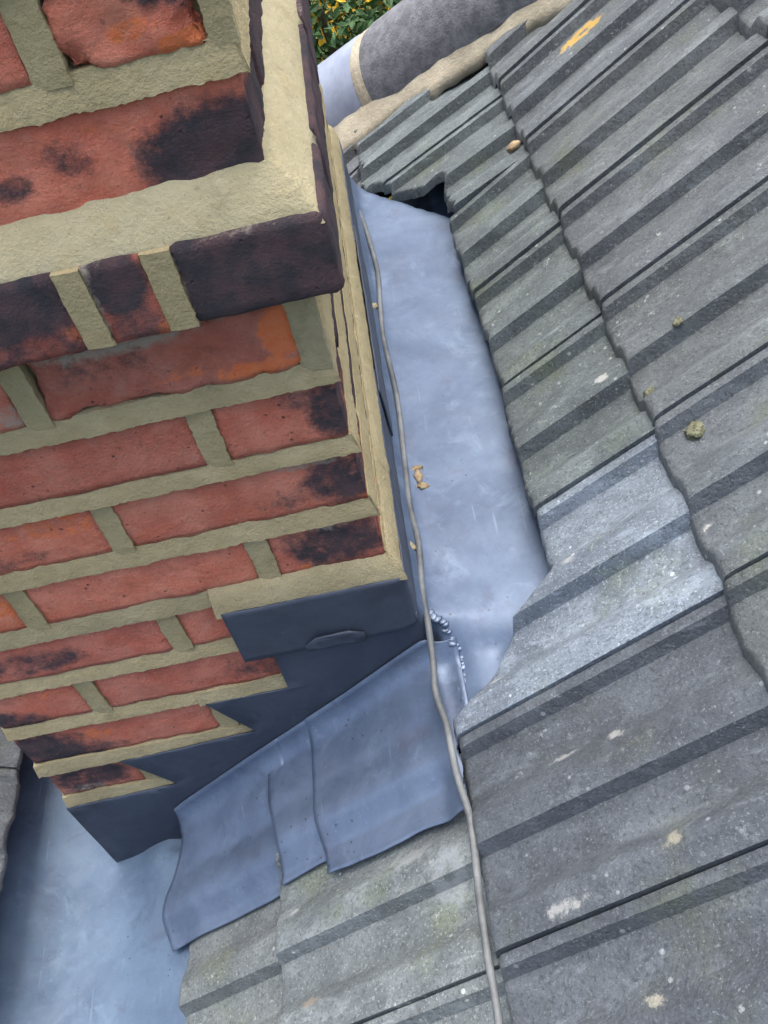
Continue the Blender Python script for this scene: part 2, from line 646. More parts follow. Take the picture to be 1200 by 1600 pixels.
def half_round(xa, xb, r, mat, seed, rough):
    A, B = hip_axis(xa), hip_axis(xb)
    d = (B - A).normalized()
    side = d.cross(Vector((0, 0, 1))).normalized()
    up = side.cross(d)
    vs, fs = [], []
    n, m = 24, 18
    for shell, rr in ((0, r), (1, r - .014)):
        for i in range(n + 1):
            for j in range(m + 1):
                a = math.pi * j / m
                u = i / n
                e = -.003 * (1 if i in (0, n) else 0) if not shell else 0
                k = rr + e + rough * fbm(i * .3, j * .3, 0, 1, seed)
                p = A.lerp(B, u) + side * (math.cos(a) * k) + up * (math.sin(a) * k * 1.02)
                vs.append(tuple(p))
    W = m + 1
    o2 = (n + 1) * W
    for i in range(n):
        for j in range(m):
            a = i * W + j
            fs.append((a, a + 1, a + W + 1, a + W))
            fs.append((o2 + a, o2 + a + W, o2 + a + W + 1, o2 + a + 1))
        a = i * W
        fs.append((a, a + W, o2 + a + W, o2 + a))
        a = i * W + m
        fs.append((a + W, a, o2 + a, o2 + a + W))
    for j in range(m):
        fs.append((j + 1, j, o2 + j, o2 + j + 1))
        a = n * W + j
        fs.append((a, a + 1, o2 + a + 1, o2 + a))
    o = mesh_obj("hip_tile", vs, fs, mat, hip)
    shade_by_angle(o.data)
    return o


half_round(-.42, -.190, .105, M_HIPB, 1, .0006)
half_round(-.178, .118, .105, M_HIPA, 2, .0003)
half_round(.136, .42, .106, M_HIPB, 3, .0008)
half_round(.436, .72, .105, M_HIPB, 4, .0008)
# mortar rings between the hip tiles
for xc in (-.184, .127, .428):
    o = half_round(xc - .010, xc + .010, .1035, M_BED, xc * 9, .001)
    o.name = "mortar_ring"
# sloping mortar bed along the near side
bv, bf = [], []
N, Mq = 160, 12
for i in range(N + 1):
    x = -.45 + 1.2 * i / N
    A = hip_axis(x)
    for j in range(Mq + 1):
        u = j / Mq
        # from under the hip tile out on to the roof tiles
        wob = .024 * fbm(x, 0, 0, 9, 2) + .010 * n3(x, 0, 0, 45)
        dist = .064 + (.074 + wob) * u
        x2 = x - .573 * dist
        y2 = A.y - .819 * dist
        z2 = z_edge(x2) + (.042 - .054 * u) - .012 * (u > .99) + .004 * fbm(x, u * .1, 0, 22, 5)
        bv.append((x2, y2, z2))
for i in range(N):
    for j in range(Mq):
        a = i * (Mq + 1) + j
        bf.append((a, a + 1, a + Mq + 2, a + Mq + 1))
o = mesh_obj("mortar_bed", bv, bf, M_BED, hip)
if sum(p.normal.z for p in o.data.polygons) < 0:
    o.data.flip_normals()
md = o.modifiers.new("solid", 'SOLIDIFY')
md.thickness = .022
md.offset = -1

# ------------------------------------------------------------------ chimney
chim = thing("brick_chimney", "red and dark burnt brick chimney stack with wide olive mortar joints", "chimney", loc=(-.22, .44, -.95))
G = .075


def rbox(x0, x1, y0, y1, z0, z1, r, cell, amp, seed, spall=0.0):
    """ rounded, roughened box: returns verts, faces """
    bm = bmesh.new()
    nx = max(2, int((x1 - x0) / cell)); ny = max(2, int((y1 - y0) / cell)); nz = max(2, int((z1 - z0) / cell))
    vd = {}

    def v(i, j, k):
        if (i, j, k) not in vd:
            vd[(i, j, k)] = bm.verts.new((x0 + (x1 - x0) * i / nx, y0 + (y1 - y0) * j / ny, z0 + (z1 - z0) * k / nz))
        return vd[(i, j, k)]
    for i in range(nx):
        for j in range(ny):
            for k in (0, nz):
                f = (v(i, j, k), v(i + 1, j, k), v(i + 1, j + 1, k), v(i, j + 1, k))
                bm.faces.new(f if k else f[::-1])
    for i in range(nx):
        for k in range(nz):
            for j in (0, ny):
                f = (v(i, j, k), v(i + 1, j, k), v(i + 1, j, k + 1), v(i, j, k + 1))
                bm.faces.new(f if not j else f[::-1])
    for j in range(ny):
        for k in range(nz):
            for i in (0, nx):
                f = (v(i, j, k), v(i, j + 1, k), v(i, j + 1, k + 1), v(i, j, k + 1))
                bm.faces.new(f if i else f[::-1])
    vs = []
    bm.verts.index_update()
    for vt in bm.verts:
        p = vt.co
        rr = r * (1 + .7 * n3(p.x, p.y, p.z, 30, seed))
        q = Vector((min(max(p.x, x0 + rr), x1 - rr), min(max(p.y, y0 + rr), y1 - rr), min(max(p.z, z0 + rr), z1 - rr)))
        d = p - q
        nn = d.normalized() if d.length > 1e-7 else Vector((0, 0, 1))
        if d.length > rr:
            p2 = q + nn * rr
        else:
            p2 = p.copy()
        a = amp * fbm(p.x, p.y, p.z, 38, seed, 3) + amp * .35 * n3(p.x, p.y, p.z, 190, seed)
        if spall:
            s = smooth(.0, .35, fbm(p.x, p.y, p.z, 28, seed + 3, 4) + .05)
            a -= spall * s
        p2 = p2 + nn * a
        vs.append(tuple(p2))
    fs = [tuple(x.index for x in f.verts) for f in bm.faces]
    bm.free()
    return vs, fs


BRICKS = []


def brick(x0, x1, y0, y1, z0, z1, dark=(), orange=(), smear=(), col=(1, 1, 1), seed=0.0, cell=.0062, amp=.0015, spall=0.0, r=.0022):
    """dark / orange / smear: blobs (u, v, ru, rv, strength) over the face (u along the long axis seen, v up)"""
    smear = list(smear) + [(.5 + .4 * math.sin(seed * 7), 1.0, .45, .16, .55), (.5 + .45 * math.cos(seed * 5), 0.0, .3, .12, .5)]
    vs, fs = rbox(x0, x1, y0, y1, z0, z1, r, cell, amp, seed, spall)
    cols = []
    for (x, y, z) in vs:
        u = (x - x0) / (x1 - x0)
        vv = (z - z0) / (z1 - z0)
        out = []
        for blobs in (dark, orange, smear):
            s = 0.0
            for b_ in blobs:
                d = math.sqrt(((u - b_[0]) / b_[2]) ** 2 + ((vv - b_[1]) / b_[3]) ** 2)
                s = max(s, b_[4] * (1 - smooth(.35, 1.0, d)))
            out.append(s)
        cols.append((*out, 1))
    o = mesh_obj("brick", vs, fs, M_BRICK, None, True, cols)
    attach(o, chim)
    o.color = (*col, 1)
    BRICKS.append(o)
    return o


JT = .008       # half joint (brick edge to joint centre)


def zc(k):      # course k (1 = first below the projecting course): bottom, top
    return -k * G + JT, -(k - 1) * G - JT


DK = [(.5, .5, 3, 3, .85)]
# --- front face, named courses; x from right corner 0 to the left corner -.445
TOPS = [(.5, 1.0, .7, .22, .5)]
b0, b1 = zc(1)
brick(-.216, -.020, 0, .1, b0, b1, dark=[(.25, .8, .5, .7, .45)], orange=[(.97, .6, .15, .6, .8), (.6, .25, .35, .22, .45), (.85, .15, .3, .25, .6)],
      smear=[(.35, 1.0, .6, .4, .8)], seed=1, amp=.0018, spall=.005, col=(.85, .85, .9))
brick(-.445, -.238, 0, .1, b0, b1, smear=[(1.0, .2, .15, .4, .7)], seed=2)
b0, b1 = zc(2)
brick(-.100, -.002, 0, .1, b0, b1, dark=[(.92, .5, .35, .8, .8), (.65, .8, .3, .4, .5)], orange=[(1.0, .25, .08, .3, .9)],
      smear=[(.75, 1.0, .35, .18, .75)], seed=3, col=(1, .95, .95))
brick(-.335, -.120, 0, .1, b0, b1, dark=[(.6, .6, .5, .5, .25)], seed=4, col=(.88, .82, .84), smear=[(.95, .25, .1, .3, .5)])
brick(-.445, -.351, 0, .1, b0, b1, seed=5)
b0, b1 = zc(3)
brick(-.211, -.002, 0, .1, b0, b1, dark=[(.93, .5, .28, .8, .75), (.7, .3, .3, .4, .45)], orange=[(.99, .15, .06, .4, .9)],
      smear=[(.8, .95, .25, .25, .7), (.5, 1, .3, .15, .5)], seed=6)
brick(-.445, -.230, 0, .1, b0, b1, dark=[(.5, .25, .5, .3, .5)], orange=[(.85, .75, .4, .4, .45)], seed=7, col=(1.08, 1.02, 1.0))
b0, b1 = zc(4)
brick(-.100, -.002, 0, .1, b0, b1, dark=[(.6, .5, .8, .8, .75)], orange=[(.97, .4, .06, .45, .95), (.25, .1, .12, .15, .6), (.55, .05, .1, .15, .6)],
      smear=[(.6, .95, .45, .3, .7)], seed=8, col=(1, .92, .95))
brick(-.325, -.120, 0, .1, b0, b1, dark=[(.4, .5, .4, .25, .3)], seed=9, col=(1.12, 1.05, 1.02))
brick(-.445, -.345, 0, .1, b0, b1, orange=[(.9, .6, .4, .5, .5)], seed=10, col=(1.1, 1.05, .95))
b0, b1 = zc(5)
brick(-.211, -.002, 0, .1, b0, b1, seed=11, col=(1.05, 1.0, 1.0))
brick(-.445, -.230, 0, .1, b0, b1, dark=[(.35, .4, .5, .5, .62)], seed=12, col=(1.0, .92, .95))
b0, b1 = zc(6)
brick(-.325, -.120, 0, .1, b0, b1, dark=[(.85, .4, .4, .6, .55)], seed=13, col=(.98, .92, .94))
brick(-.100, -.002, 0, .1, b0, b1, seed=14)
brick(-.445, -.345, 0, .1, b0, b1, dark=[(.1, .1, .7, .6, .75)], orange=[(.6, .8, .5, .3, .4)], seed=15, col=(1.05, 1, 1))
b0, b1 = zc(7)
brick(-.445, -.230, 0, .1, b0, b1, dark=[(.1, .4, .4, .9, .8), (.35, .15, .3, .4, .6)], orange=[(.4, .6, .2, .3, .5)], seed=16, col=(1.02, .98, .98))
brick(-.211, -.002, 0, .1, b0, b1, seed=17)
b0, b1 = zc(8)
brick(-.445, -.345, 0, .1, b0, b1, dark=[(.45, .6, .8, 1, .72)], smear=[(.3, .1, .5, .4, .6)], seed=18)
brick(-.325, -.120, 0, .1, b0, b1, seed=19)
for k in (9, 10):
    b0, b1 = zc(k)
    brick(-.445, -.230, 0, .1, b0, b1, seed=20 + k, cell=.012)
    brick(-.211, -.002, 0, .1, b0, b1, seed=24 + k, cell=.012)
# --- projecting course
PJ = .027
ZP0, ZP1 = .005, .067
brick(-.077, PJ, -PJ, .075, ZP0, ZP1, dark=[(.6, .6, 2, 2, .95)], orange=[(.99, .12, .05, .2, .6)], smear=[(0, .5, .08, .8, .75), (.55, .98, .3, .12, .5)],
      seed=31, amp=.0013, r=.006)
brick(-.135, -.095, -PJ, .075, ZP0, ZP1, dark=[(.4, .75, .9, .8, .9), (.5, .2, .8, .6, .5)], orange=[(.92, .08, .25, .2, .7)], smear=[(0, .6, .22, .8, .8)], seed=32,
      amp=.0013, col=(.7, .62, .66))
brick(-.372, -.154, -PJ, .075, ZP0, ZP1, dark=[(.75, .75, .6, .8, .9), (.8, .2, .5, .6, .55)], orange=[(.84, .98, .06, .2, .9), (.98, .3, .04, .3, .5)], seed=33, col=(.72, .6, .65))
brick(-.445 - PJ, -.390, -PJ, .075, ZP0, ZP1, dark=DK, seed=34)
# --- upper stack
UP = [(.082, .152), (.170, .224), (.240, .300), (.316, .376), (.392, .452), (.468, .528)]
brick(-.215, -.003, 0, .1, UP[0][0], UP[0][1], dark=[(.88, .35, .38, .75, .95), (.25, .45, .14, .22, .62), (.45, .62, .14, .26, .6), (.05, .55, .16, .4, .6), (.12, .2, .08, .2, .6)],
      orange=[(.62, .8, .3, .15, .35)], seed=41, amp=.0020, cell=.0045, col=(1.12, 1.0, .98))
brick(-.445, -.235, 0, .1, UP[0][0], UP[0][1], seed=42)
brick(-.098, -.014, 0, .1, UP[1][0], UP[1][1], dark=[(.85, .75, .5, .55, .85), (.7, .95, .4, .3, .6)], orange=[(.85, .05, .3, .25, .85), (.5, .3, .4, .2, .5)],
      seed=43, amp=.0030, spall=.005, cell=.004, col=(1.12, 1.02, .98))
brick(-.325, -.120, 0, .1, UP[1][0], UP[1][1], seed=44, col=(1.12, 1.0, .98))
for i in range(2, 6):
    sp = -.225 if i % 2 == 0 else -.11
    brick(sp + .01, -.002, 0, .1, UP[i][0], UP[i][1], dark=[(.9, .5, .5, .9, .7)], seed=45 + i, cell=.010)
    brick(-.445, sp - .01, 0, .1, UP[i][0], UP[i][1], seed=52 + i, cell=.010)

# --- right face: bricks running back along y
YB = .895


def side_run(x0, x1, z0, z1, start, dk, seed, cell=.0085, first_y=None):
    y = start
    i = 0
    while y < YB - .03:
        ln = .205 if YB - y > .25 else YB - y
        brick(x0, x1, y, min(YB, y + ln), z0, z1, dark=[(.5, .5, 3, 3, dk)], seed=seed + i * 1.3, cell=cell)
        y += ln + .018
        i += 1


for k in range(1, 11):
    b0, b1 = zc(k)
    side_run(-.1, -.002, b0, b1, .118, .9 if k < 6 else .5, 60 + k * 5, .009 if k < 6 else .02)
    side_run(-.445, -.345, b0, b1, .118, .6, 160 + k * 5, .02)
side_run(-.075, PJ, ZP0, ZP1, .094, .95, 120, .007)
side_run(-.445 - PJ, -.37, ZP0, ZP1, .094, .9, 220, .02)
for i, (b0, b1) in enumerate(UP):
    side_run(-.1, -.002, b0, b1, .118, .9, 130 + i * 5, .009 if i < 2 else .02)
    side_run(-.445, -.345, b0, b1, .118, .6, 230 + i * 5, .02)
for k, (b0, b1) in enumerate([zc(q) for q in range(1, 9)] + [(ZP0, ZP1)] + UP):
    for xa, xb in ((-.34, -.235), (-.215, -.11)):
        brick(xa, xb, YB - .1, YB, b0, b1, dark=[(.5, .5, 3, 3, .4)], seed=300 + k * 3 + xa, cell=.02)

# --- core and cap
vs, fs = rbox(-.43, -.014, .014, YB - .014, -.95, .53, .002, .1, 0, 1)
attach(mesh_obj("mortar_core", vs, fs, M_MORTAR, None, False), chim)
vs, fs = rbox(-.455, .010, -.010, YB + .01, .531, .56, .01, .02, .002, 2)
attach(mesh_obj("mortar_cap", vs, fs, M_FRESH, None, True), chim)


# --- mortar joints: weather-struck strips
def bed_joint(axis, a0, a1, z, hw, mat, seed, face=0.0, lip=.0035, top=.0015, n_cell=.0025, back=.014):
    """axis 'x': strip on the front plane y=face; 'y': strip on the right plane x=face"""
    n = max(6, int((a1 - a0) / n_cell))
    prof_ = [(1.0, 'b'), (1.0, 't'), (.55, 't2'), (0, 'm'), (-.55, 'm2'), (-1.0, 'l'), (-1.05, 'lb'), (-1.0, 'b')]
    vs, fs = [], []
    for i in range(n + 1):
        a = a0 + (a1 - a0) * i / n
        e1 = hw + .0010 * fbm(a, z, 0, 40, seed, 4) + .0011 * fbm(a, z, 0, 210, seed, 2)
        e2 = hw + .0010 * fbm(a, z, 5, 40, seed + 2, 4) + .0014 * fbm(a, z, 3, 210, seed, 2)
        bulge = .0008 * fbm(a, z, 9, 25, seed, 3)
        for s, kind in prof_:
            e = e1 if s > 0 else e2
            zz = z + s * e
            d = {'b': back, 't': top, 't2': top * .4 - lip * .1, 'm': top * .2 - lip * .45, 'm2': -lip * .8, 'l': -lip, 'lb': .001}[kind]
            dd = d - ((bulge + .0007 * n3(a, zz, 2, 170, seed)) if kind != 'b' else 0)
            p = (min(a, .0006 - face - dd), face + dd, zz) if axis == 'x' else (face - dd, max(a, -.0006 - face + dd), zz)
            vs.append(p)
    W = len(prof_)
    for i in range(n):
        for j in range(W - 1):
            a = i * W + j
            fs.append((a, a + 1, a + W + 1, a + W))
    fs.append(tuple(range(W)))
    fs.append(tuple(range(n * W, n * W + W))[::-1])
    o = mesh_obj("bed_joint", vs, fs, mat, None, True)
    shade_by_angle(o.data, 50)
    attach(o, chim)
    return o


def perp_joint(x, z0, z1, hw, mat, seed, face=0.0, lip=.0014):
    n = max(6, int((z1 - z0) / .0025))
    prof_ = [(-1.0, .012), (-1.0, .0012), (-.4, -lip * .3), (.3, -lip * .7), (1.0, -lip), (1.03, .002), (1.0, .012)]
    vs, fs = [], []
    for i in range(n + 1):
        z = z0 + (z1 - z0) * i / n
        e1 = hw + .0008 * fbm(x, z, 0, 45, seed, 4) + .0011 * fbm(x, z, 0, 210, seed, 2)
        e2 = hw + .0008 * fbm(x, z, 5, 45, seed + 2, 4) + .0011 * fbm(x, z, 4, 210, seed, 2)
        for s, d in prof_:
            vs.append((x + s * (e1 if s < 0 else e2), face + d - .0006 * n3(x, z, s, 60, seed), z))
    W = len(prof_)
    for i in range(n):
        for j in range(W - 1):
            a = i * W + j
            fs.append((a, a + W, a + W + 1, a + 1))
    fs.append(tuple(range(W))[::-1])
    fs.append(tuple(range(n * W, n * W + W)))
    o = mesh_obj("perpend_joint", vs, fs, mat, None, True)
    shade_by_angle(o.data, 50)
    attach(o, chim)
    return o


for k in range(1, 10):
    z = -k * G
    xr, xl = .008, -.4465
    hw = {1: .0095, 2: .0085, 3: .0105, 4: .0115, 5: .0095, 6: .009, 7: .0095, 8: .010}.get(k, .009)
    mat = M_TAN if k == 4 else M_MORTAR
    if k == 6:
        bed_joint('x', xl, xr, z, hw, M_MORTAR, k)
    else:
        bed_joint('x', xl, xr, z, hw, mat, k)
    if k < 6:
        bed_joint('y', -.008, YB, z, hw * (1.2 if k == 4 else .9), M_MORTAR, k + 30, 0.0, .0030)
for i, zz in enumerate((.161, .232, .308, .384, .460)):
    bed_joint('x', -.4465, .008, zz, .0105, M_MORTAR, 40 + i)
    bed_joint('y', -.008, YB, zz, .0105, M_MORTAR, 50 + i, 0.0, .0036)
bed_joint('x', -.170, .02, -4 * G - .003, .0140, M_TAN, 68, -.0085, .004, .010)
bed_joint('y', -.02, YB, -4 * G - .003, .0140, M_TAN, 69, .0065, .004, .010)
# pale mortar kept at the stepped lead edges
bed_joint('x', -.235, -.132, -6 * G - .001, .0085, M_TAN, 70, -.0035, .003)
bed_joint('x', -.4475, -.186, -7 * G - .001, .0085, M_TAN, 71, -.0035, .003)
bed_joint('x', -.4475, -.302, -8 * G - .001, .0090, M_TAN, 72, -.0035, .003)
PERPS = [(-.227, 1), (-.110, 2), (-.343, 2), (-.2205, 3), (-.110, 4), (-.335, 4), (-.2205, 5), (-.110, 6), (-.335, 6), (-.2205, 7), (-.335, 8), (-.110, 8)]
for i, (x, k) in enumerate(PERPS):
    b0, b1 = zc(k)
    perp_joint(x, b0 - .003, b1 + .003, .0105, M_MORTAR, 80 + i)
perp_joint(-.0105, *[v + d for v, d in zip(zc(1), (-.004, .006))], .0115, M_TAN, 97, 0.0, .002)
perp_joint(-.109, UP[1][0] - .004, UP[1][1] + .004, .0115, M_MORTAR, 99)
perp_joint(-.0055, UP[1][0] - .006, UP[1][1] + .004, .0085, M_MORTAR, 100, 0.0, .0006)
perp_joint(-.225, UP[0][0] - .004, UP[0][1] + .004, .011, M_MORTAR, 98)
for i, x in enumerate((-.0855, -.1450, -.381)):
    perp_joint(x, ZP0 + .001, ZP1 - .001, .0100, M_MORTAR, 110 + i, -PJ, .001)

# --- sloping fillet on the projecting course
def fillet():
    vs, fs = [], []
    path = []
    n1, n2 = 150, 180
    for i in range(n1):
        u = i / (n1 - 1)
        path.append(((-.475 + (.475 + PJ - .002) * u, -PJ + .002), (-.475 + .475 * u - .001 * u, .004), 0))
    for i in range(1, n2):
        u = i / (n2 - 1)
        path.append(((PJ - .002, -PJ + .002 + (YB + PJ) * u), (-.001 - .003, .004 + (YB - .004) * u), 1))
    m = 10
    for i, (o_, i_, side) in enumerate(path):
        for j in range(m + 1):
            u = j / m
            x = o_[0] + (i_[0] - o_[0]) * u
            y = o_[1] + (i_[1] - o_[1]) * u
            hi = .098 if not side else .096
            z = .062 + (hi - .062) * (u ** .85) + .0016 * fbm(x, y, 0, 30, 4, 4) + .0022 * math.sin(u * math.pi)
            if j == 0:
                z -= .003 + .003 * fbm(x, y, 0, 60, 9, 3)
                k = .003 * fbm(x, y, 2, 45, 6, 4)
                if side:
                    x += k
                else:
                    y -= k
            if j == m:
                z += .0045 * fbm(x, y, 2, 35, 8, 4)
            vs.append((x, y, z))
    W = m + 1
    for i in range(len(path) - 1):
        for j in range(m):
            a = i * W + j
            fs.append((a, a + W, a + W + 1, a + 1))
    o = mesh_obj("mortar_fillet", vs, fs, M_FRESH, None, True)
    if sum(p.normal.z for p in o.data.polygons) < 0:
        o.data.flip_normals()
    md = o.modifiers.new("solid", 'SOLIDIFY')
    md.thickness = .012
    md.offset = -1
    attach(o, chim)


fillet()


# ------------------------------------------------------------------ lead work
def grid_obj(name, P, mat, parent=None, thick=.0015, off=1.0):
    n, m = len(P), len(P[0])
    vs = [p for row in P for p in row]
    fs = [(i * m + j, i * m + j + 1, (i + 1) * m + j + 1, (i + 1) * m + j) for i in range(n - 1) for j in range(m - 1)]
    o = mesh_obj(name, vs, fs, mat, parent)
    # make normals point upward / outward
    s = sum((p.normal.z - p.normal.y + .3 * p.normal.x) * p.area for p in o.data.polygons)
    if s < 0:
        o.data.flip_normals()
    md = o.modifiers.new("solid", 'SOLIDIFY')
    md.thickness = thick
    md.offset = off
    return o


# --- back gutter
SOLE = [(.0065, -.345), (.0067, -.372), (.009, -.385), (.014, -.396), (.021, -.406), (.032, -.4105), (.05, -.412), (.075, -.413),
        (.105, -.414), (.13, -.4145), (.16, -.417), (.19, -.419), (.21, -.415), (.25, -.395)]


def near_z(x):
    return course_z('C', x) - .002 - .018 * smooth(.05, .09, x)


def gutter_z(x, y):
    z = lerp_table(SOLE, x)
    return z + (min(z, near_z(x)) - z) * smooth(.012, -.032, y)


def gutter():
    xs = []
    for (a, za), (b_, zb) in zip(SOLE, SOLE[1:]):
        k = max(1, int(max(b_ - a, abs(zb - za)) / .005))
        for q in range(k):
            xs.append((a + (b_ - a) * q / k, za + (zb - za) * q / k))
    xs.append(SOLE[-1])
    P = []
    y = .96
    ys = []
    while y > -.112:
        ys.append(y)
        y -= .008 if (y > .05 and y < .82) else .005
    for y in ys:
        row = []
        for x, z in xs:
            roll = max(smooth(.012, -.032, y), smooth(.012, -.003, y) * (1 - smooth(.02, .035, x)))
            far = smooth(0, .022, y - (.905 - 1.12 * (x - .03)) + .014)
            nz = min(z, near_z(max(x, .0)))
            nz2 = min(z, course_z('B', x) - .045) - .03
            zz = z + (nz - z) * roll
            zz = zz + (nz2 - zz) * far
            wv = .0016 * fbm(x, y, 0, 9, 3, 3) * smooth(.015, .04, x)
            # slight hollow and dressed dents
            zz += wv + .0006 * n3(x, y, 0, 40, 2)
            if roll > 0:
                zz += .004 * math.exp(-((x - .085) / .02) ** 2 - ((y + .012) / .012) ** 2)
            row.append((x, y, zz))
        # pull the near edge off the chimney corner
        P.append(row)
    o = grid_obj("lead_gutter", P, M_LEAD_G, None, .0015, 1.0)
    tag(o, "blue-grey sheet lead back gutter between the chimney and the cut tiles", "gutter")


gutter()


# --- side lead dressed over the tiles
FOLD = [(-.47, -.775), (-.445, -.765), (-.389, -.728), (-.316, -.668), (-.217, -.600), (-.15, -.556), (-.086, -.514), (-.024, -.470), (.013, -.445), (.05, -.423)]


def soft_prof(y):
    """ tile rolls telegraphing through the lead (y<0) """
    t = (JIT['C'] - y) % TW
    s = 0
    for d in (-.008, -.004, 0, .004, .008):
        s += prof((t + d) % TW)
    return s / 5


def on_gutter(x, y, z):
    k = smooth(.004, .026, x)
    if k <= 0:
        return z
    return z + (gutter_z(max(x, .03), y) + .0030 - z) * k


def side_sheet(name, label, x0, x1, yout, course, lift, seed, mat, xlo_fn=None, curl=None, dark_edge=0):
    P = []
    n = max(8, int((x1 - x0) / .005))
    vrow = [(.030, 0), (.022, -.0006), (.015, -.0022), (.009, -.0052), (.0048, -.0090), (.0018, -.0130), (.0004, -.0170)]
    for i in range(n + 1):
        x = x0 + (x1 - x0) * i / n
        row = []
        yo = yout(x)
        m = 34
        k0 = (x - x0) / (x1 - x0)
        xv = x + ((xlo_fn(-.02) - x0) * (1 - k0) if xlo_fn else 0)
        zf = lerp_table(FOLD, xv)
        for dz, dy in vrow:
            yy = -.0095 + dy
            row.append((xv, yy, on_gutter(xv, yy, zf + dz + lift * .3)))
        for j in range(1, m + 1):
            u = j / m
            y = -.0275 + (yo + .0275) * u
            xx = x
            if xlo_fn:
                k = (x - x0) / (x1 - x0)
                xx = x + (xlo_fn(y) - x0) * (1 - k)
            xx = min(xx, .043 - .018 * smooth(-.08, -.11, y))
            zt_ = course_z(course, xx) - .017 / COS_T + soft_prof(y) / COS_T * smooth(.25, .75, u) + .012 / COS_T * (1 - smooth(.25, .75, u))
            zf2 = lerp_table(FOLD, xx)
            bl = smooth(-.02, -.085, y)
            z = zf2 + (zt_ + .004 + lift - zf2) * bl 
            z += .0013 * fbm(xx, y, 0, 14, seed, 3) + .0009 * n3(xx, y, 0, 45, seed)
            if curl and u > .9:
                z += curl * (u - .9) * 10 * (1 - smooth(x0, x0 + .03, x))
            row.append((xx, y, on_gutter(xx, y, z)))
        P.append(row)
    o = grid_obj(name, P, mat, None, .0015, 1.0)
    tag(o, label, "lead flashing")
    return o


side_sheet("lead_soaker", "widest lead sheet dressed over the tiles below the welded gutter corner",
           -.135, .043, lambda x: -.172 - .004 * n3(x, 0, 0, 20) - .006 * smooth(-.1, .04, x), 'C', .0045, 1, M_LEAD, lambda y: -.137 + .006 * smooth(-.1, -.17, y) * 1.5, .004)
side_sheet("lead_soaker", "narrow middle lead sheet lapped between two wider side sheets",
           -.192, -.115, lambda x: -.153 + .003 * n3(x, 0, 0, 25), 'C', .0008, 2, M_LEAD,
           lambda y: -.191 + .006 * math.sin(y * 40 + .5) - .006 * smooth(-.05, 0, y))
side_sheet("lead_soaker", "lowest lead side sheet ending over the valley lead with a curled edge",
           -.345, -.175, lambda x: -.155 - .003 * n3(x, 0, 0, 25), 'D', .001, 3, M_LEAD,
           lambda y: -.343 + .012 * math.sin(-y * 38 + .2))


# --- stepped upstand on the chimney face
def poly_sheet(name, pts, y, mat, thick, label=None, cat=None, parent=None, warp=.0012, seed=1.0):
    bm = bmesh.new()
    vv = [bm.verts.new((x, y, z)) for x, z in pts]
    for tri in tessellate_polygon([[Vector((x, z, 0)) for x, z in pts]]):
        bm.faces.new([vv[q] for q in tri])
    for it in range(3):
        bmesh.ops.subdivide_edges(bm, edges=[e for e in bm.edges if e.calc_length() > .02], cuts=1, use_grid_fill=False)
        bmesh.ops.triangulate(bm, faces=bm.faces[:])
    for v in bm.verts:
        v.co.y += warp * fbm(v.co.x, 0, v.co.z, 14, seed, 2)
    bmesh.ops.recalc_face_normals(bm, faces=bm.faces)
    vs = [tuple(v.co) for v in bm.verts]
    bm.verts.index_update()
    fs = [tuple(q.index for q in f.verts) for f in bm.faces]
    bm.free()
    o = mesh_obj(name, vs, fs, mat, parent)
    if sum(p.normal.y for p in o.data.polygons) > 0:
        o.data.flip_normals()
    md = o.modifiers.new("solid", 'SOLIDIFY')
    md.thickness = thick
    md.offset = 1
    if label:
        tag(o, label, cat)
    return o


STEP = [(.012, -.375), (-.137, -.378), (-.1385, -.457), (-.228, -.458), (-.193, -.524), (-.352, -.533), (-.309, -.601), (-.449, -.609), (-.449, -.64),
        (-.4495, -.82), (-.389, -.78), (-.316, -.70), (-.217, -.625), (-.15, -.58), (-.086, -.535), (-.024, -.490), (.012, -.462)]
poly_sheet("lead_step_flashing", STEP, -.0060, M_LEAD_D, .0020, "dark lead step flashing with sawtooth upper edge on the chimney brick face", "lead flashing")


# --- cover flashing, bent round the corner
def bent_sheet(name, path, z0, z1, mat, thick, label, seed, lift=0.0):
    P = []
    acc = []
    for a, b_ in zip(path, path[1:]):
        d = math.hypot(b_[0] - a[0], b_[1] - a[1])
        k = max(1, int(d / .006))
        for q in range(k):
            acc.append((a[0] + (b_[0] - a[0]) * q / k, a[1] + (b_[1] - a[1]) * q / k))
    acc.append(path[-1])
    for x, y in acc:
        row = []
        for j in range(13):
            u = j / 12
            zb = z0 + .0012 * fbm(x, y, 0, 12, seed)
            z = z1 + (zb - z1) * u
            k = .0009 * fbm(x, y, z, 20, seed, 2) + lift * u
            row.append((x + (k if y > -.002 else 0), y - (k if x < .001 else 0), z))
        P.append(row)
    n, m = len(P), 13
    vs = [p for r in P for p in r]
    fs = [(i * m + j, i * m + j + 1, (i + 1) * m + j + 1, (i + 1) * m + j) for i in range(n - 1) for j in range(m - 1)]
    o = mesh_obj(name, vs, fs, mat)
    s = sum((p.normal.x - p.normal.y) * p.area for p in o.data.polygons)
    if s < 0:
        o.data.flip_normals()
    md = o.modifiers.new("solid", 'SOLIDIFY')
    md.thickness = thick
    md.offset = 1
    tag(o, label, "lead flashing")
    return o


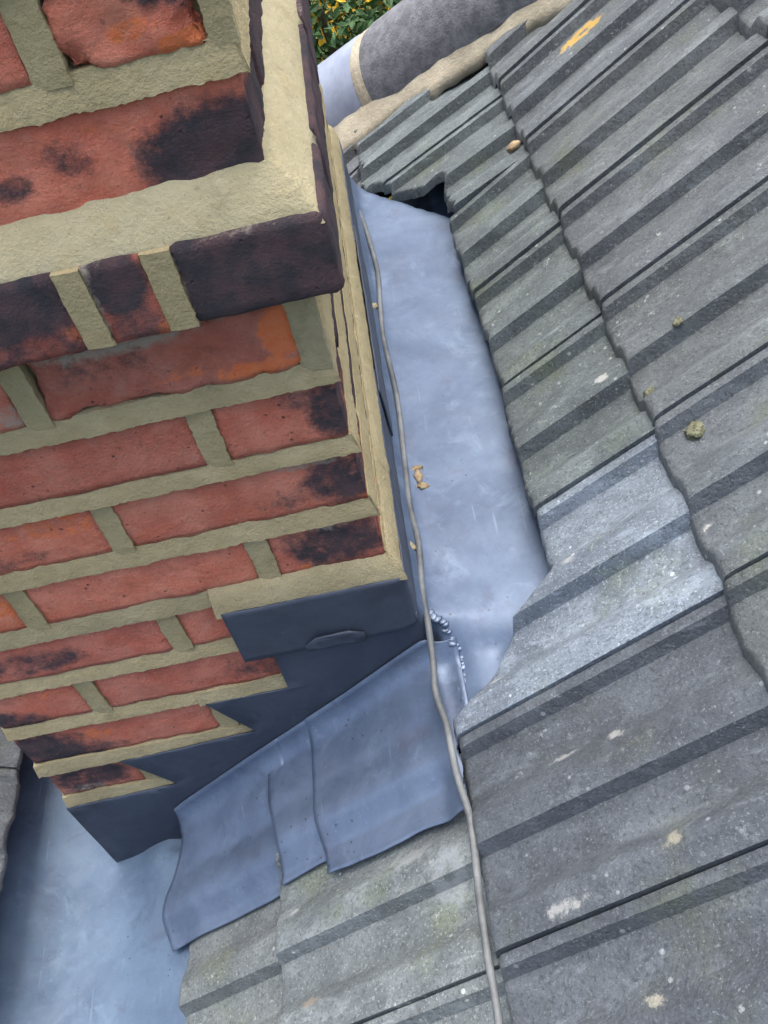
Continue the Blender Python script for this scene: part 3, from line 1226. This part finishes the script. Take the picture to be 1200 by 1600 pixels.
arc = [(.001 + .008 * math.sin(R_(a)), -.0115 + .008 - .008 * math.cos(R_(a))) for a in range(0, 91, 15)]
bent_sheet("lead_cover_flashing", [(-.1645, -.0115)] + arc + [(.009, .30)], -.389, -.313, M_LEAD_D, .002,
           "dark lead cover flashing with a clip folded round the chimney corner", 1, .0012)
bent_sheet("lead_cover_flashing", [(.0120, .26), (.0120, .62)], -.384, -.313, M_LEAD_D, .002,
           "middle length of lead cover flashing along the gutter side of the chimney", 2, .0016)
bent_sheet("lead_cover_flashing", [(.0095, .58), (.0095, .88)], -.384, -.313, M_LEAD_D, .002,
           "far length of lead cover flashing along the gutter side of the chimney", 3, .0012)
clip = poly_sheet("lead_clip", [(-.101, -.3905), (-.101, -.380), (-.088, -.369), (-.056, -.368), (-.0415, -.376), (-.0415, -.3905)], -.0150, M_LEAD_D, .0018,
           "small six-sided lead clip on the dark cover flashing", "lead clip", warp=.0002)


for v in clip.data.vertices:
    v.co.y -= .0022 * smooth(-.384, -.368, v.co.z)

# --- valley lead at the lower left
VAL = [(-.66, -.700), (-.60, -.728), (-.55, -.748), (-.50, -.760), (-.46, -.764), (-.42, -.757), (-.38, -.735), (-.345, -.716), (-.31, -.705), (-.25, -.690)]


def valley():
    P = []
    y = .60
    while y > -.75:
        row = []
        for i in range(90):
            x = -.66 + .41 * i / 89
            z = sum(lerp_table(VAL, x + d) for d in (-.012, -.006, 0, .006, .012)) / 5
            if y > -.03:
                z = min(z, -.70 - .3 * max(0, x + .46)) if x > -.44 else z
            # falls gently along the valley, dressed folds at the chimney foot
            z += .0022 * fbm(x, y, 0, 8, 4, 3) + .0007 * n3(x, y, 0, 40, 3)
            z += .010 * math.exp(-((x + .385) / .03) ** 2 - ((y + .035) / .028) ** 2)
            row.append((x, y, z))
        P.append(row)
        y -= .008
    o = grid_obj("lead_valley", P, M_LEAD_P, None, .0015, 1.0)
    tag(o, "pale patinated lead valley at the foot of the chimney", "lead valley")


valley()

# --- lead weld bead on the gutter corner
def bead():
    pts = [(.018, .020), (.024, .012), (.032, .002), (.038, -.007), (.042, -.018), (.0425, -.032), (.041, -.046), (.040, -.060), (.039, -.075), (.037, -.088)]
    root = thing("weld_bead", "lumpy bright lead weld seam at the gutter corner", "weld", loc=(.04, -.04, -.43))
    rg = random.Random(5)
    for i in range(38):
        u = min(1, max(0, (i + rg.uniform(-.7, .7)) / 37)) * (len(pts) - 1)
        k = min(int(u), len(pts) - 2)
        x = pts[k][0] + (pts[k + 1][0] - pts[k][0]) * (u - k) + rg.uniform(-.0025, .0025)
        y = pts[k][1] + (pts[k + 1][1] - pts[k][1]) * (u - k)
        z0 = -.409
        nz = near_z(x)
        z = z0 + (nz - z0) * smooth(.012, -.032, y) + .002
        bm = bmesh.new()
        bmesh.ops.create_icosphere(bm, subdivisions=2, radius=rg.uniform(.0024, .0050))
        sd_ = rg.random() * 20
        for v in bm.verts:
            v.co *= 1 + .45 * n3(v.co.x, v.co.y, v.co.z, 220, sd_)
            v.co.z *= .38
            v.co += Vector((x, y, z))
        vs = [tuple(v.co) for v in bm.verts]
        bm.verts.index_update()
        fs = [tuple(q.index for q in f.verts) for f in bm.faces]
        bm.free()
        attach(mesh_obj("weld_lump", vs, fs, M_WELD), root)


bead()


# ------------------------------------------------------------------ left roof across the valley
lroof = thing("opposite_roof", "dark grey tiled roof edge beyond the valley lead", "roof", loc=(-.55, 0, -.66))


def left_tile(y0, c2):
    vs, fs = tile_geo(0, 0, .315, None, None, .001, y0 * 7)
    vs = [(-.548 - x, y0 + y, -.652 + TAN_T * x + (z - TAN_T * x) * .45) for x, y, z in vs]
    o = mesh_obj("roof_tile", vs, fs, M_TILE, None, True)
    shade_by_angle(o.data)
    o.color = (*c2, 1)
    attach(o, lroof)


for k in range(-5, 6):
    g = rng.uniform(.7, .9)
    left_tile(.088 + TW * k, (g, g * 1.02, g * 1.04))
vs = [(-.60, -1.2, -.72), (-.60, 1.2, -.72), (-1.2, 1.2, -.36), (-1.2, -1.2, -.36)]
vs += [(x, y, z - .02) for x, y, z in vs]
attach(mesh_obj("felt_deck", vs, [(0, 1, 2, 3), (7, 6, 5, 4), (0, 4, 5, 1), (1, 5, 6, 2), (2, 6, 7, 3), (3, 7, 4, 0)], M_DECK, None, False), lroof)


# ------------------------------------------------------------------ cable
def tube(name, pts, r, mat, seg=10, seed=0.0):
    # catmull-rom
    pp = [Vector(p) for p in pts]
    if name == 'cable':          # small kinks
        pp = [p + Vector((.0016 * math.sin(i * 2.3), 0, 0)) for i, p in enumerate(pp)]
    cur = []
    for i in range(len(pp) - 1):
        p0, p1, p2, p3 = pp[max(i - 1, 0)], pp[i], pp[i + 1], pp[min(i + 2, len(pp) - 1)]
        n = max(3, int((p2 - p1).length / .006))
        for q in range(n):
            t = q / n
            cur.append(.5 * ((2 * p1) + (-p0 + p2) * t + (2 * p0 - 5 * p1 + 4 * p2 - p3) * t * t + (-p0 + 3 * p1 - 3 * p2 + p3) * t ** 3))
    cur.append(pp[-1])
    vs, fs = [], []
    for i, c in enumerate(cur):
        d = (cur[min(i + 1, len(cur) - 1)] - cur[max(i - 1, 0)]).normalized()
        a = d.cross(Vector((0, 0, 1))).normalized()
        b_ = a.cross(d)
        for j in range(seg):
            th = 2 * math.pi * j / seg
            rr = r * (1 + .05 * n3(c.x, c.y, j * .3, 40, seed))
            vs.append(tuple(c + a * math.cos(th) * rr + b_ * math.sin(th) * rr))
    for i in range(len(cur) - 1):
        for j in range(seg):
            fs.append((i * seg + j, i * seg + (j + 1) % seg, (i + 1) * seg + (j + 1) % seg, (i + 1) * seg + j))
    fs.append(tuple(range(seg))[::-1])
    fs.append(tuple((len(cur) - 1) * seg + j for j in range(seg)))
    return mesh_obj(name, vs, fs, mat)


cb = tube("cable", [(.010, .90, -.395), (.014, .83, -.402), (.024, .765, -.4015), (.0285, .645, -.4035), (.0245, .548, -.4025), (.0235, .474, -.402), (.025, .351, -.403), (.0235, .235, -.402),
                    (.021, .162, -.401), (.0215, .104, -.401), (.020, .042, -.401), (.0185, .004, -.405), (.016, -.035, -.418), (.0155, -.067, -.428), (.018, -.103, -.431),
                    (.020, -.144, -.432), (.0235, -.166, -.434), (.024, -.198, -.439), (.023, -.26, -.440), (.021, -.311, -.441), (.019, -.357, -.442), (.016, -.45, -.444), (.012, -.6, -.446)],
          .0034, M_CABLE)
tag(cb, "pale grey weathered cable lying along the lead gutter and over the tiles", "cable")


# ------------------------------------------------------------------ small things on the surfaces
def lump(name, x, y, z, sx, sy, sz, mat, seed, sub=3, rough=.45, tilt=0.0, scale=60):
    bm = bmesh.new()
    bmesh.ops.create_icosphere(bm, subdivisions=sub, radius=1)
    for v in bm.verts:
        k = 1 + rough * fbm(v.co.x, v.co.y, v.co.z, 1.6, seed, 4) + (.3 * n3(v.co.x, v.co.y, v.co.z, 9, seed) if sub > 3 else 0)
        v.co = Vector((v.co.x * sx * k, v.co.y * sy * k, max(-.35, v.co.z) * sz * k))
    if tilt:
        bmesh.ops.rotate(bm, verts=bm.verts, cent=(0, 0, 0), matrix=Matrix.Rotation(tilt, 3, 'Y'))
    me = bpy.data.meshes.new(name)
    bm.to_mesh(me)
    bm.free()
    me.materials.append(mat)
    for p in me.polygons:
        p.use_smooth = True
    o = bpy.data.objects.new(name, me)
    COL.objects.link(o)
    o.location = (x, y, z)
    return o


for i, (x, y, sx, sy, sz) in enumerate([(.0350, .224, .010, .004, .003), (.0345, .211, .004, .008, .003), (.0375, .194, .006, .005, .0035)]):
    tag(lump("mortar_crumb", x, y, -.4095, sx, sy, sz, M_CRUMB, i * 3.3, 2, .9),
        ("flat tan mortar crumb touching the cable on the gutter lead", "hooked middle one of three tan mortar crumbs on the gutter lead",
         "separate rounded tan mortar crumb on the gutter lead")[i], "crumb", "mortar crumbs dropped in the gutter")
tag(lump("mortar_crumb", .0165, .546, -.399, .005, .006, .005, M_FRESH, 9.1, 2, .9), "pale mortar crumb between the cable and far chimney flashing", "crumb")
tag(lump("mortar_crumb", .0145, .097, -.398, .004, .006, .004, M_TAN, 12.1, 2, .9), "tan mortar crumb wedged between the cable and the chimney corner flashing", "crumb")


def surf_z(course, x, y):
    t = (JIT[course] - y) % TW
    return course_z(course, x) + (prof(t) - .017) / COS_T


TILT = -math.atan(TAN_T)
# moss cushions on the tiles
for x, y, s, lab in ((.297, .055, .0095, "largest grey-green moss cushion on the ribbed tiles"),
                     (.276, .128, .006, "small moss tuft at the lower edge of a roof tile"),
                     (.318, .175, .005, "small moss tuft in the trough of a roof tile")):
    g = lump("moss_cushion", x, y, surf_z('A', x, y), s, s, s * .42, M_MOSS, x * 90, 4, .35, TILT)
    tag(g, lab, "moss")
tag(lump("pebble", .252, .703, surf_z('B', .252, .703) + .003, .010, .007, .007, M_CRUMB, 3.3, 3, .35, TILT), "brown pebble lodged under the tile overlap", "pebble")


# ------------------------------------------------------------------ garden shrub far below and behind
def shrub():
    root = thing("garden_shrub", "green leafy shrub dotted with yellow leaves beyond the hip", "shrub", loc=(.1, 5.0, -6))
    mg = make_plain("shrub_leaf", (.018, .05, .014), (.05, .115, .035), 14, .6, .2, .002, .3)
    my = make_plain("yellow_leaf", (.50, .30, .012), (.68, .45, .03), 20, .6, .2, .002, .3)
    mb = make_plain("shrub_bark", (.05, .035, .025), (.09, .07, .05), 30)
    rg = random.Random(11)
    for nm, mat, cnt, size in (("crown", mg, 16000, .055), ("yellow_leaves", my, 4200, .070)):
        vs, fs = [], []
        clusters = [Vector((rg.gauss(0, .5), rg.gauss(0, .45), rg.gauss(0, .45))) for _ in range(150)]
        for i in range(cnt):
            c = clusters[rg.randrange(len(clusters))]
            p = c + Vector((rg.gauss(0, .1), rg.gauss(0, .1), rg.gauss(0, .1))) * (1 if nm == "crown" else .6)
            if nm != "crown":
                p.y -= .08
            p = Vector((p.x * 1.3 + .1, p.y * .9 + 4.9, p.z * 1.5 - 1.75))
            n_ = Vector((rg.gauss(0, 1), rg.gauss(0, 1) - .5, rg.gauss(0, 1) + .8)).normalized()
            a = n_.orthogonal().normalized()
            a = Matrix.Rotation(rg.random() * 6.28, 3, n_) @ a
            b_ = n_.cross(a)
            s = size * rg.uniform(.6, 1.2)
            k = len(vs)
            for u, v_, h in ((-1, 0, 0), (-.1, .5, .08), (1, 0, -.1), (-.1, -.5, .08)):
                vs.append(tuple(p + a * u * s * .6 + b_ * v_ * s * .6 + n_ * h * s))
            fs.append((k, k + 1, k + 2))
            fs.append((k, k + 2, k + 3))
        attach(mesh_obj(nm, vs, fs, mat, None, False), root)
    pts = [(.1, 5.0, -6.05), (.12, 4.98, -4.6), (.06, 4.95, -3.2), (.1, 4.9, -1.6)]
    attach(tube("trunk", pts, .055, mb, 8), root)
    for a in range(7):
        th = a * .9
        attach(tube("branch", [(.08, 4.96, -3.4 + a * .18), (.08 + .4 * math.cos(th), 4.95 + .3 * math.sin(th), -2.7 + a * .15),
                               (.08 + .75 * math.cos(th), 4.95 + .55 * math.sin(th), -1.9 + a * .12)], .022, mb, 6), root)


shrub()
